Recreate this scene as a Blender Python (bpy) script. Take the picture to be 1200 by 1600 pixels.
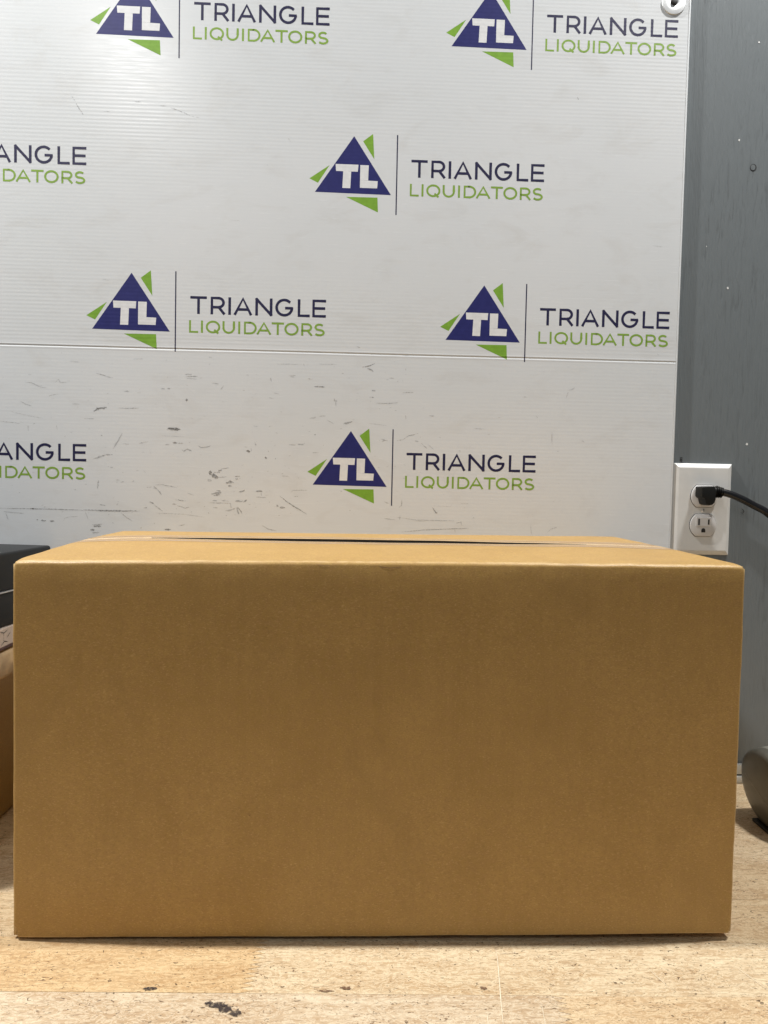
import bpy, bmesh, math, random, bisect
from mathutils import Vector, Matrix, noise
random.seed(7)
S = bpy.context.scene
for o in list(bpy.data.objects): bpy.data.objects.remove(o)
C = S.collection

# ------------------------------------------------------------ camera, light, exposure
cam_d = bpy.data.cameras.new('camera'); cam = bpy.data.objects.new('camera', cam_d); C.objects.link(cam)
cam_d.sensor_fit = 'VERTICAL'; cam_d.sensor_height = 36.0; cam_d.sensor_width = 27.0
cam_d.lens = 1166.1 / 1600 * 36.0
cam_d.clip_start = 0.02; cam_d.clip_end = 50
PITCH, YAW, ROLL = -0.0444, -0.0346, -0.0207
M = (Matrix.Rotation(YAW, 3, 'Z') @ Matrix.Rotation(PITCH, 3, 'X') @ Matrix.Rotation(ROLL, 3, 'Y'))
r_, f_, u_ = M.col[0], M.col[1], M.col[2]
cam.matrix_world = Matrix(((r_.x, u_.x, -f_.x, -0.0126), (r_.y, u_.y, -f_.y, -0.9571), (r_.z, u_.z, -f_.z, 0.3907), (0, 0, 0, 1)))
S.camera = cam
W = bpy.data.worlds.new('World'); S.world = W; W.use_nodes = True
W.node_tree.nodes['Background'].inputs[0].default_value = (0.86, 0.93, 1.0, 1)
W.node_tree.nodes['Background'].inputs[1].default_value = 0.17
S.view_settings.view_transform = 'Standard'; S.view_settings.look = 'None'
S.view_settings.exposure = 0.08; S.view_settings.gamma = 1.0

def lamp(name, loc, sx, sy, power, col=(1, 0.982, 0.955)):
    d = bpy.data.lights.new(name, 'AREA'); d.shape = 'RECTANGLE'; d.size = sx; d.size_y = sy
    d.energy = power; d.color = col
    o = bpy.data.objects.new(name, d); o.location = loc; C.objects.link(o); return o
lamp('ceiling_lamp_light', (-0.95, -0.293, 1.85), 0.14, 0.035, 38.5)
lamp('ceiling_lamp_light', (0.80, -0.293, 1.85), 0.14, 0.035, 26)
lamp('ceiling_lamp_light', (-0.84, -1.80, 1.87), 0.14, 0.40, 7.5)

# ------------------------------------------------------------ helpers
def link(name, me, mat=None, parent=None):
    o = bpy.data.objects.new(name, me); C.objects.link(o)
    if mat: me.materials.append(mat)
    if parent: o.parent = parent
    return o
def mesh(name, verts, faces, mat=None, parent=None, smooth=False):
    me = bpy.data.meshes.new(name); me.from_pydata([tuple(v) for v in verts], [], faces); me.update()
    if smooth:
        for p in me.polygons: p.use_smooth = True
    return link(name, me, mat, parent)
def frombm(name, bm, mat=None, parent=None, smooth=False):
    me = bpy.data.meshes.new(name); bmesh.ops.recalc_face_normals(bm, faces=bm.faces); bm.to_mesh(me); bm.free()
    if smooth:
        for p in me.polygons: p.use_smooth = True
        me.set_sharp_from_angle(angle=math.radians(38))
    return link(name, me, mat, parent)
def empty(name, loc=(0, 0, 0)):
    o = bpy.data.objects.new(name, None); o.location = loc; C.objects.link(o); o.empty_display_size = .02; return o
def tag(o, label, cat, group=None):
    o['label'] = label; o['category'] = cat
    if group: o['group'] = group
    return o
def adopt(child, root):       # parent keeping world place (root is unrotated)
    child.parent = root; child.location = Vector(child.location) - Vector(root.location)
def grid(name, us, vs, fn, mat, parent=None, smooth=True, flip=False):
    verts = [fn(u, v) for v in vs for u in us]; n = len(us); fs = []
    for j in range(len(vs)-1):
        for i in range(n-1):
            q = (j*n+i, j*n+i+1, (j+1)*n+i+1, (j+1)*n+i)
            fs.append(q[::-1] if flip else q)
    return mesh(name, verts, fs, mat, parent, smooth)
def solid(o, t, off=-1):
    m = o.modifiers.new('thickness', 'SOLIDIFY'); m.thickness = t; m.offset = off; return o
def box_bm(bm, x0, x1, y0, y1, z0, z1, bev=0, seg=2):
    r = bmesh.ops.create_cube(bm, size=1)
    for v in r['verts']:
        v.co = Vector((x0+(v.co.x+.5)*(x1-x0), y0+(v.co.y+.5)*(y1-y0), z0+(v.co.z+.5)*(z1-z0)))
    if bev:
        es = list({e for v in r['verts'] for e in v.link_edges})
        bmesh.ops.bevel(bm, geom=es, offset=bev, segments=seg, profile=.5, affect='EDGES')
def prism(name, pts, y0, y1, mat, parent=None, bev=0, smooth=False, seg=2):   # outline in x,z, pushed from y0 to y1
    bm = bmesh.new(); vs = [bm.verts.new((x, y0, z)) for x, z in pts]; f = bm.faces.new(vs)
    r = bmesh.ops.extrude_face_region(bm, geom=[f])
    for v in r['geom']:
        if isinstance(v, bmesh.types.BMVert): v.co.y = y1
    if bev:
        es = [e for e in bm.edges if all(abs(v.co.y-y0) < 1e-7 for v in e.verts)]
        bmesh.ops.bevel(bm, geom=es, offset=bev, segments=seg, profile=.5, affect='EDGES')
    return frombm(name, bm, mat, parent, smooth)
def tube(name, pts, rad, mat, parent=None, n=16, rads=None, sub=6):
    P = [Vector(p) for p in pts]; Q = []; R_ = []
    for i in range(len(P)-1):
        p0 = P[max(i-1, 0)]; p1 = P[i]; p2 = P[i+1]; p3 = P[min(i+2, len(P)-1)]
        for k in range(sub):
            t = k/sub
            Q.append(.5*((2*p1)+(p2-p0)*t+(2*p0-5*p1+4*p2-p3)*t*t+(3*p1-p0-3*p2+p3)*t**3))
            R_.append(rads[i]*(1-t)+rads[i+1]*t if rads else rad)
    Q.append(P[-1]); R_.append(rads[-1] if rads else rad)
    vs = []; fs = []; up = Vector((0, 1, 0))
    for i, p in enumerate(Q):
        t = (Q[min(i+1, len(Q)-1)]-Q[max(i-1, 0)]).normalized()
        a = t.cross(up).normalized(); b = t.cross(a).normalized()
        for k in range(n):
            an = 2*math.pi*k/n; vs.append(p+(a*math.cos(an)+b*math.sin(an))*R_[i])
    for i in range(len(Q)-1):
        for k in range(n):
            fs.append((i*n+k, i*n+(k+1) % n, (i+1)*n+(k+1) % n, (i+1)*n+k))
    fs.append(tuple(range(n))); fs.append(tuple(range((len(Q)-1)*n, len(Q)*n))[::-1])
    bm = bmesh.new(); bv = [bm.verts.new(v) for v in vs]
    for f in fs: bm.faces.new([bv[i] for i in f])
    return frombm(name, bm, mat, parent, True)
def lathe(name, prof, mat, parent=None, n=48, mtx=None):   # profile (r, h) about local z
    bm = bmesh.new(); rings = []
    for r, h in prof:
        if r < 1e-6: rings.append([bm.verts.new((0, 0, h))])
        else: rings.append([bm.verts.new((r*math.cos(2*math.pi*k/n), r*math.sin(2*math.pi*k/n), h)) for k in range(n)])
    for a, b in zip(rings, rings[1:]):
        for k in range(n):
            if len(a) == 1 and len(b) == 1: continue
            if len(a) == 1: bm.faces.new((a[0], b[k], b[(k+1) % n]))
            elif len(b) == 1: bm.faces.new((a[k], a[(k+1) % n], b[0]))
            else: bm.faces.new((a[k], a[(k+1) % n], b[(k+1) % n], b[k]))
    if mtx: bmesh.ops.transform(bm, matrix=mtx, verts=bm.verts)
    return frombm(name, bm, mat, parent, True)

# ------------------------------------------------------------ materials
class N:
    def __init__(s, name):
        s.m = bpy.data.materials.new(name); s.m.use_nodes = True; s.t = s.m.node_tree
        s.b = s.t.nodes['Principled BSDF']; s.out = s.t.nodes['Material Output']
    def n(s, typ, **kw):
        x = s.t.nodes.new(typ)
        for k, v in kw.items():
            if k.startswith('i_'):
                k2 = k[2:]; k2 = int(k2) if k2.isdigit() else k2.replace('_', ' ')
                x.inputs[k2].default_value = v
            else: setattr(x, k, v)
        return x
    def l(s, a, b): s.t.links.new(a, b)
    def coord(s, kind='Object', scale=(1, 1, 1)):
        tc = s.n('ShaderNodeTexCoord') if kind != 'Position' else s.n('ShaderNodeNewGeometry')
        mp = s.n('ShaderNodeMapping'); mp.inputs['Scale'].default_value = scale
        s.l(tc.outputs[kind], mp.inputs[0]); return mp
    def noise(s, vec, scale, detail=3, rough=.5, dist=0):
        x = s.n('ShaderNodeTexNoise'); x.inputs['Scale'].default_value = scale; x.inputs['Detail'].default_value = detail
        x.inputs['Roughness'].default_value = rough; x.inputs['Distortion'].default_value = dist
        s.l(vec.outputs[0], x.inputs['Vector']); return x
    def ramp(s, fac, stops, interp='LINEAR'):
        x = s.n('ShaderNodeValToRGB'); x.color_ramp.interpolation = interp
        e = x.color_ramp.elements
        while len(e) < len(stops): e.new(.5)
        for i, (p, c) in enumerate(stops):
            e[i].position = p; e[i].color = (c, c, c, 1) if not isinstance(c, tuple) else (*c, 1)
        s.l(fac, x.inputs[0]); return x
    def mix(s, fac, a, b, mode='MIX'):
        x = s.n('ShaderNodeMix', data_type='RGBA', blend_type=mode)
        for v, i in ((fac, 0), (a, 6), (b, 7)):
            if isinstance(v, (int, float)): x.inputs[i].default_value = v
            elif isinstance(v, tuple): x.inputs[i].default_value = (*v, 1)
            else: s.l(v, x.inputs[i])
        return x.outputs[2]
    def bump(s, h, strength, dist, normal=None):
        x = s.n('ShaderNodeBump'); x.inputs['Strength'].default_value = strength; x.inputs['Distance'].default_value = dist
        s.l(h, x.inputs['Height'])
        if normal: s.l(normal, x.inputs['Normal'])
        return x.outputs[0]
    def set(s, **kw):
        for k, v in kw.items():
            k = k.replace('_', ' ')
            if isinstance(v, (int, float)): s.b.inputs[k].default_value = v
            elif isinstance(v, tuple): s.b.inputs[k].default_value = (*v, 1)
            else: s.l(v, s.b.inputs[k])
        return s.m

def mat_banner():
    s = N('banner_plastic'); c = s.coord('Object'); a = s.noise(c, 3.0, 4)
    c2 = s.coord('Object', (40, 40, 500)); fine = s.noise(c2, 1, 3)
    col = s.mix(s.ramp(a.outputs[0], [(.3, 0.), (.7, 1.)]).outputs[0], (.70, .73, .75), (.75, .77, .785))
    grime = s.noise(s.coord('Object', (1, 1, 2.2)), 14, 6, .65, .6)
    col = s.mix(s.ramp(grime.outputs[0], [(.52, 0.), (.75, .22)]).outputs[0], col, (.50, .47, .42))
    return s.set(Base_Color=col, Roughness=s.ramp(fine.outputs[0], [(.3, .20), (.7, .28)]).outputs[0],
                 Specular_IOR_Level=.5, Normal=s.bump(fine.outputs[0], .25, .0001))
def mat_ink(name, col):
    s = N(name); c = s.coord('Object'); a = s.noise(c, 160, 4)
    return s.set(Base_Color=s.mix(s.ramp(a.outputs[0], [(.35, 0.), (.75, .35)]).outputs[0], col, tuple(min(1, x*1.5+.01) for x in col)), Roughness=.48)
def mat_scuff():
    s = N('scuff_grime'); c = s.coord('Object', (1, 1, 1.6)); a = s.noise(c, 420, 5, .7)
    at = s.n('ShaderNodeAttribute', attribute_name='dark')
    r = s.ramp(a.outputs[0], [(.36, .1), (.58, 1.)])
    m = s.n('ShaderNodeMath', operation='MULTIPLY'); s.l(r.outputs[0], m.inputs[0]); s.l(at.outputs['Fac'], m.inputs[1])
    s.set(Base_Color=(.09, .08, .07), Roughness=.7, Alpha=m.outputs[0]); return s.m
def mat_wall():
    s = N('grey_painted_plywood'); c = s.coord('Position', (1, 1, .09)); g = s.noise(c, 260, 5, .6, .8)
    c2 = s.coord('Position', (1, 1, .35)); g2 = s.noise(c2, 14, 4, .6, 1.2)
    big = s.noise(s.coord('Position'), 3, 3)
    mask = s.ramp(g2.outputs[0], [(.42, 0.), (.62, 1.)])
    streak = s.ramp(g.outputs[0], [(.34, 1.), (.46, 0.)])
    k = s.mix(1.0, streak.outputs[0], mask.outputs[0], 'MULTIPLY')
    base = s.mix(big.outputs[0], (.158, .180, .190), (.190, .210, .220))
    col = s.mix(s.mix(.45, (0, 0, 0), k), base, (.07, .075, .078))
    return s.set(Base_Color=col, Roughness=.36, Normal=s.bump(g.outputs[0], .8, .0009))
def mat_card(name='kraft_cardboard', tint=(1, 1, 1)):
    s = N(name); c = s.coord('Position'); a = s.noise(c, 22, 6, .6); b = s.noise(c, 190, 4, .6)
    v = s.noise(s.coord('Position', (1, 1, .08)), 150, 2); fib = s.noise(s.coord('Position', (1, 1, 2.5)), 700, 2)
    t = lambda c_: tuple(x*y for x, y in zip(c_, tint))
    col = s.mix(s.ramp(a.outputs[0], [(.36, 0.), (.64, 1.)]).outputs[0], t((.39, .234, .061)), t((.445, .273, .078)))
    col = s.mix(s.ramp(b.outputs[0], [(.40, .0), (.62, .55)]).outputs[0], col, t((.385, .218, .072)))
    col = s.mix(s.ramp(v.outputs[0], [(.4, .0), (.8, .25)]).outputs[0], col, t((.50, .31, .10)))
    grn = s.noise(s.coord('Position', (1, 1, 1.8)), 620, 3, .7)
    col = s.mix(s.ramp(grn.outputs[0], [(.38, .55), (.5, .0)]).outputs[0], col, t((.30, .175, .05)))
    lit = s.noise(s.coord('Position', (1, 1, 2.2)), 480, 3, .6)
    col = s.mix(s.ramp(lit.outputs[0], [(.56, .0), (.68, .5)]).outputs[0], col, t((.60, .40, .16)))
    hnd = s.noise(s.coord('Position', (1.4, 1, .8)), 9, 6, .68, .8)
    col = s.mix(s.ramp(hnd.outputs[0], [(.54, .0), (.66, .22)]).outputs[0], col, t((.30, .18, .055)))
    spk = s.noise(c, 900, 1)
    col = s.mix(s.ramp(spk.outputs[0], [(.74, .0), (.80, .5)]).outputs[0], col, t((.22, .13, .06)))
    nm = s.bump(a.outputs[0], .2, .002); nm = s.bump(v.outputs[0], .22, .0005, nm); nm = s.bump(fib.outputs[0], .5, .00015, nm)
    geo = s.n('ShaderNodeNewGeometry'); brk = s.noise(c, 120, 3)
    crease_glint = s.mix(1., s.ramp(geo.outputs['Pointiness'], [(.515, 0.), (.56, .55)]).outputs[0], s.ramp(brk.outputs[0], [(.35, .3), (.6, 1.)]).outputs[0], 'MULTIPLY')  # pale edge colour paints the light that creases catch, unevenly worn
    col = s.mix(crease_glint, col, t((.66, .50, .27)))
    return s.set(Base_Color=col, Roughness=.46, Specular_IOR_Level=.5, Normal=nm)
def mat_wood():
    s = N('rubberwood'); geo = s.n('ShaderNodeNewGeometry'); oi = s.n('ShaderNodeObjectInfo')
    off = s.n('ShaderNodeVectorMath', operation='SCALE'); comb = s.n('ShaderNodeCombineXYZ')
    s.l(oi.outputs['Random'], comb.inputs[0]); s.l(oi.outputs['Random'], comb.inputs[1]); s.l(comb.outputs[0], off.inputs[0]); off.inputs['Scale'].default_value = 17
    add = s.n('ShaderNodeVectorMath', operation='ADD'); s.l(geo.outputs['Position'], add.inputs[0]); s.l(off.outputs[0], add.inputs[1])
    def mp(sc):
        m = s.n('ShaderNodeMapping'); m.inputs['Scale'].default_value = sc; s.l(add.outputs[0], m.inputs[0]); return m
    big = s.noise(mp((3, 14, 5)), 1.6, 4, .55, 1.4); st = s.noise(mp((9, 90, 9)), 1.7, 6, .62, 1.0)
    fine = s.noise(mp((50, 400, 50)), 1.4, 4, .7, .6); fl = s.noise(mp((110, 300, 110)), 1.35, 3, .6, 2.2)
    ms = s.noise(mp((12, 25, 12)), 1.2, 3); sp = s.noise(mp((170, 260, 170)), 1.3, 2, .5, 1.0)
    wv = s.noise(mp((60, 120, 60)), 1.0, 5, .7, 3.0)
    col = s.mix(s.ramp(big.outputs[0], [(.36, 0.), (.62, 1.)]).outputs[0], (.54, .395, .242), (.66, .53, .355))
    col = s.mix(s.ramp(st.outputs[0], [(.38, .65), (.58, 0.)]).outputs[0], col, (.47, .315, .175))
    col = s.mix(s.ramp(wv.outputs[0], [(.47, .0), (.54, .6), (.62, .0)]).outputs[0], col, (.84, .73, .53))
    col = s.mix(s.ramp(fine.outputs[0], [(.36, .6), (.47, 0.)]).outputs[0], col, (.36, .24, .14))
    # short dark pores, in patches
    dash = s.ramp(fl.outputs[0], [(.345, 1.), (.40, 0.)]); patch = s.ramp(ms.outputs[0], [(.38, .25), (.62, 1.)])
    col = s.mix(s.mix(1., dash.outputs[0], patch.outputs[0], 'MULTIPLY'), col, (.15, .085, .045))
    dash2 = s.ramp(sp.outputs[0], [(.295, .9), (.33, 0.)])
    col = s.mix(dash2.outputs[0], col, (.09, .055, .03))
    col = s.mix(1., col, oi.outputs['Color'], 'MULTIPLY')
    nm = s.bump(fine.outputs[0], .3, .0003); nm = s.bump(st.outputs[0], .2, .0006, nm)
    return s.set(Base_Color=col, Roughness=s.ramp(st.outputs[0], [(.3, .46), (.7, .60)]).outputs[0], Specular_IOR_Level=.4, Normal=nm)
def mat_plain(name, col, rough=.4, metal=0, bumps=None, spec=.5, var=.12):
    s = N(name); c = s.coord('Object'); a = s.noise(c, 60, 4)
    cc = s.mix(s.ramp(a.outputs[0], [(.3, 0.), (.7, 1.)]).outputs[0], tuple(x*(1-var) for x in col), tuple(min(1, x*(1+var)) for x in col))
    s.set(Base_Color=cc, Roughness=rough, Metallic=metal, Specular_IOR_Level=spec)
    if bumps:
        b = s.noise(c, bumps[0], 3); s.set(Normal=s.bump(b.outputs[0], bumps[1], bumps[2]))
    return s.m
def mat_tape():
    s = N('clear_packing_tape'); c = s.coord('Object', (1, 6, 1)); a = s.noise(c, 40, 4)
    s.set(Base_Color=(.56, .55, .64), Roughness=.12, Specular_IOR_Level=.8, Alpha=s.ramp(a.outputs[0], [(.3, .08), (.7, .24)]).outputs[0],
          Normal=s.bump(a.outputs[0], .5, .0015)); return s.m
BAN = mat_banner(); NAVY = mat_ink('navy_print', (.010, .012, .125)); NAVYT = mat_ink('dark_navy_print', (.009, .008, .052))
GREEN = mat_ink('green_print', (.185, .37, .028)); GREEN2 = mat_ink('olive_green_print', (.215, .36, .045)); WPRINT = mat_ink('white_print', (.74, .75, .76))
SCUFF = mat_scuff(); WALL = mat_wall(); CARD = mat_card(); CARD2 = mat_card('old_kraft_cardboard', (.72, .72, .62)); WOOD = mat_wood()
TAPE = mat_tape(); PLATE = mat_plain('white_plastic', (.74, .74, .72), .30, var=.03); RECEPT = mat_plain('outlet_plastic', (.70, .69, .68), .35, var=.03)
DARK = mat_plain('dark_recess', (.012, .011, .010), .6); RUBBER = mat_plain('black_rubber', (.007, .007, .006), .45, spec=.3, bumps=(500, .25, .0003))
CORDM = mat_plain('black_cord_jacket', (.006, .006, .007), .22); STEEL = mat_plain('zinc_washer', (.74, .75, .75), .48, .85, bumps=(120, .25, .0006))
BLACKP = mat_plain('black_case_plastic', (.008, .009, .010), .45, spec=.3, bumps=(900, .3, .0002)); SILVER = mat_plain('silver_trim', (.62, .62, .62), .3, .7)
OLIVE = mat_plain('dark_olive_plastic', (.10, .096, .078), .36, bumps=(1200, .3, .00015)); CREAM = mat_plain('pale_carton', (.52, .44, .38), .5, var=.08)
TRIM = mat_plain('white_painted_trim', (.66, .66, .62), .45, var=.05); PAINT = mat_plain('white_paint_fleck', (.82, .82, .8), .5, var=.02)
def mat_stain(nm, col):
    s = N(nm); a = s.noise(s.coord('Position', (1, 1.6, 1)), 330, 5, .7)
    return s.set(Base_Color=col, Roughness=.7, Alpha=s.ramp(a.outputs[0], [(.40, .15), (.52, .95)]).outputs[0])
STAIN = mat_stain('burnt_stain', (.040, .028, .026)); KNOT = mat_stain('knot_stain', (.16, .085, .045)); SCRATCH = mat_plain('pale_scratch', (.80, .70, .52), .6, var=.05)
MARK = mat_plain('brown_mark', (.27, .155, .055), .7); HOLE = mat_plain('hole_shadow', (.03, .032, .033), .8)
TORN = mat_plain('glossy_carton_tape', (.50, .36, .20), .25, bumps=(60, .5, .002), var=.25)

# ------------------------------------------------------------ wall of two painted plywood sheets
def wall_sheet(x0, x1):
    bm = bmesh.new(); box_bm(bm, x0, x1, 0.0, .018, 0.0005, 2.2, .0008, 1)
    o = frombm('plywood_wall', bm, WALL); o['kind'] = 'structure'; return o
wl = wall_sheet(-1.6, 1.6)
def blob(cx, cz, rx, rz, n=9, seed=0, jag=.25):
    rnd = random.Random(seed); return [(cx+rx*(1+rnd.uniform(-jag, jag))*math.cos(2*math.pi*k/n), cz+rz*(1+rnd.uniform(-jag, jag))*math.sin(2*math.pi*k/n)) for k in range(n)]
for i, (x, z, r) in enumerate([(.4846, .9543, .0010), (.4642, .8318, .0011), (.4571, .6452, .0012), (.4908, .4455, .0014), (.4273, .697, .0005)]):
    prism('paint_fleck', blob(x, z, r, r*1.2, seed=i), -.00025, .0002, PAINT, wl)
# knocked screw hole with a raised torn rim
hx, hz = .4840, .798
pts = [(hx+math.cos(a)*.0042, hz+math.sin(a)*.0048) for a in [2*math.pi*k/14 for k in range(14)]]
prism('screw_hole', pts, -.0002, .0002, HOLE, wl)
prism('filler_plug', [(hx-.0006+(x-hx)*.72, hz+.0002+(z-hz)*.74) for x, z in pts], -.0005, .0002, WALL, wl)
def ribbon(pts, w, y, jit=.0, seed=0, taper=True):
    rnd = random.Random(seed); P = [Vector((p[0], p[1])) for p in pts]
    Q = []
    for a, b in zip(P, P[1:]):
        n = max(2, int((b-a).length/.0012))
        for k in range(n): Q.append(a.lerp(b, k/n))
    Q.append(P[-1]); vs = []; fs = []
    for i, p in enumerate(Q):
        d = (Q[min(i+1, len(Q)-1)]-Q[max(i-1, 0)]).normalized(); nrm = Vector((-d.y, d.x)); t = i/(len(Q)-1)
        ww = w*.5*((min(1, 4*t*(1-t)+.25)) if taper else 1)*(1+rnd.uniform(-jit, jit)); c = p+nrm*w*rnd.uniform(-jit, jit)*.35
        vs += [(c.x+nrm.x*ww, y, c.y+nrm.y*ww), (c.x-nrm.x*ww, y, c.y-nrm.y*ww)]
    for i in range(len(Q)-1): fs.append((2*i, 2*i+1, 2*i+3, 2*i+2))
    return vs, fs
def joined(name, parts, mat, parent):
    V = []; F = []
    for vs, fs in parts:
        b = len(V); V += vs; F += [tuple(i+b for i in f) for f in fs]
    return mesh(name, V, F, mat, parent)
# small pencilled tick above the outlet plate and a curved dent to its right
joined('pencil_mark', [ribbon([(.4030, .4262), (.4066, .4262)], .0010, -.0004), ribbon([(.4030, .4240), (.4066, .4240)], .0012, -.0004), ribbon([(.4030, .4217), (.4068, .4217)], .0012, -.0004), ribbon([(.4040, .4265), (.4040, .4215)], .0008, -.00045), ribbon([(.4058, .4265), (.4058, .4215)], .0008, -.00045)], HOLE, wl)
joined('dent_mark', [ribbon([(.4862, .3570), (.4882, .3554), (.4900, .3565), (.4903, .3585), (.4885, .3608), (.4865, .3612)], .0007, -.0004, .4, 3)], HOLE, wl)

# base strip where the wall meets the worktop
st = empty('base_trim_strip', (0, 0, 0))
tag(st, 'white strip trim along the foot of the grey wall at the back of the worktop', 'trim')
bm = bmesh.new(); box_bm(bm, -1.2, 1.2, -.009, -.0006, .0004, .0095, .0008); frombm('lower_rail', bm, TRIM, st, True)
bm = bmesh.new(); box_bm(bm, -1.2, 1.2, -.007, -.0006, .0115, .0245, .0008); frombm('upper_rail', bm, TRIM, st, True)
bm = bmesh.new(); box_bm(bm, -1.2, 1.2, -.005, -.0006, .0093, .0117); frombm('groove', bm, DARK, st)

# ------------------------------------------------------------ worktop of finger-jointed staves
top = empty('worktop', (-.0885, -.4065, 0)); top.rotation_euler.z = math.radians(-.9)
tag(top, 'scratched butcher block worktop of pale finger-jointed staves under the big carton', 'worktop')
def stave(x0, x1, y0, y1, col, z=0.0, pitch=.0056, amp=.0048, slant=(0, 0)):
    bm = bmesh.new(); n = int(round((y1-y0)/pitch))*2; g = .00012; rows = []
    for k in range(n+1):
        y = min(max(y0+(y1-y0)*k/n, y0+g), y1-g); o_ = amp if k % 2 else -amp; t = k/n-.5
        rows.append((bm.verts.new((x0+g*3+o_+slant[0]*t, y, z)), bm.verts.new((x1-g*3+o_+slant[1]*t, y, z))))
    for a, b in zip(rows, rows[1:]): bm.faces.new((a[0], a[1], b[1], b[0]))
    r = bmesh.ops.extrude_face_region(bm, geom=bm.faces[:])
    for v in r['geom']:
        if isinstance(v, bmesh.types.BMVert): v.co.z = -.03
    o = frombm('stave', bm, WOOD, top); o.color = (*col, 1); return o
rnd = random.Random(21)
TINT = [(1.0, .99, .97), (.97, .93, .86), (1.02, 1.02, 1.02), (.93, .90, .86), (.98, .96, .90), (.90, .85, .78)]
stave_at = {}
for k in range(-7, 8):
    y0 = .067*k; y1 = y0+.067
    cuts = [-1.15]
    if k == 0: cuts = [-1.15, -.62, 0.0, .44, .80, 1.25]
    elif k == -1: cuts = [-1.15, -.7, -.33, .235, .72, 1.25]
    elif k == 1: cuts = [-1.15, -.55, -.16, .30, .73, 1.25]
    else:
        while cuts[-1] < 1.0: cuts.append(cuts[-1]+rnd.uniform(.3, .6))
        cuts[-1] = 1.25
    for i, (a, b) in enumerate(zip(cuts, cuts[1:])):
        col = rnd.choice(TINT)
        if k == 0: col = [(1, 1, 1), (.98, .88, .72), (1.03, 1.03, 1.0), (1.0, .97, .90), (1, 1, 1)][i]
        if k == -1: col = [(1, 1, 1), (.9, .9, .9), (.98, .99, 1.02), (1.0, .95, .87), (1, 1, 1)][i]
        if k == 1: col = [(1, 1, 1), (1.0, .97, .9), (.93, .9, .85), (.93, .88, .80), (1, 1, 1)][i]
        o = stave(a, b, y0, y1, col, z=rnd.uniform(-.00015, .0), slant=(.005 if (k == 0 and i == 2) else 0, .005 if (k == 0 and i == 1) else 0))
        stave_at[(k, i)] = o
def flat_blob(name, pts, z, mat, parent, off=(-.0885, -.4065)):
    return mesh(name, [(x-off[0], y-off[1], z) for x, y in pts], [tuple(range(len(pts)))], mat, parent)
def b2(cx, cy, rx, ry, seed, jag=.3, n=14): return [(x, y) for x, y in blob(cx, cy, rx, ry, n, seed, jag)]
flat_blob('burn_mark', b2(-.1160, -.4182, .0030, .0026, 1), .0004, STAIN, top)
flat_blob('burn_mark', b2(-.1085, -.4200, .0060, .0036, 2), .00045, STAIN, top)
flat_blob('burn_mark', b2(-.1025, -.4235, .0048, .0042, 3), .0005, STAIN, top)
flat_blob('burn_mark', b2(-.0945, -.4275, .0050, .0032, 4, .45), .00055, STAIN, top)
flat_blob('knot', b2(-.1640, -.4030, .0052, .0022, 5), .0004, STAIN, top)
flat_blob('knot', b2(.0905, -.3990, .0040, .0016, 8, .5), .0004, KNOT, top)
flat_blob('knot', b2(-.0300, -.4035, .0060, .0012, 9, .5), .0004, KNOT, top)
flat_blob('knot', b2(-.0150, -.4000, .0036, .0016, 10, .5), .0004, KNOT, top)
def scr(pts, w, seed=0, mat=SCRATCH):
    vs, fs = ribbon(pts, w, 0, .3, seed)
    return ([(x+.0885, z+.4065, .0004) for x, _, z in vs], fs)
joined('scratch', [scr([(.1084, -.3513), (.1075, -.365), (.1040, -.395), (.1010, -.42), (.0983, -.4475)], .0008, 1)], SCRATCH, top)
for p_, w_ in (([(.0895, -.4265), (.0873, -.4475)], .0006), ([(.1320, -.415), (.1301, -.4333), (.1290, -.445)], .0005), ([(-.0130, -.3515), (-.0132, -.3562)], .0007), ([(.1095, -.3570), (.128, -.3555)], .0005)): joined('scratch', [scr(p_, w_, 2)], SCRATCH, top)
for p_ in ([(.228, -.375), (.236, -.398)], [(.30, -.37), (.313, -.40)]): joined('scratch', [scr(p_, .0005, 7)], SCRATCH, top)

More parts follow.
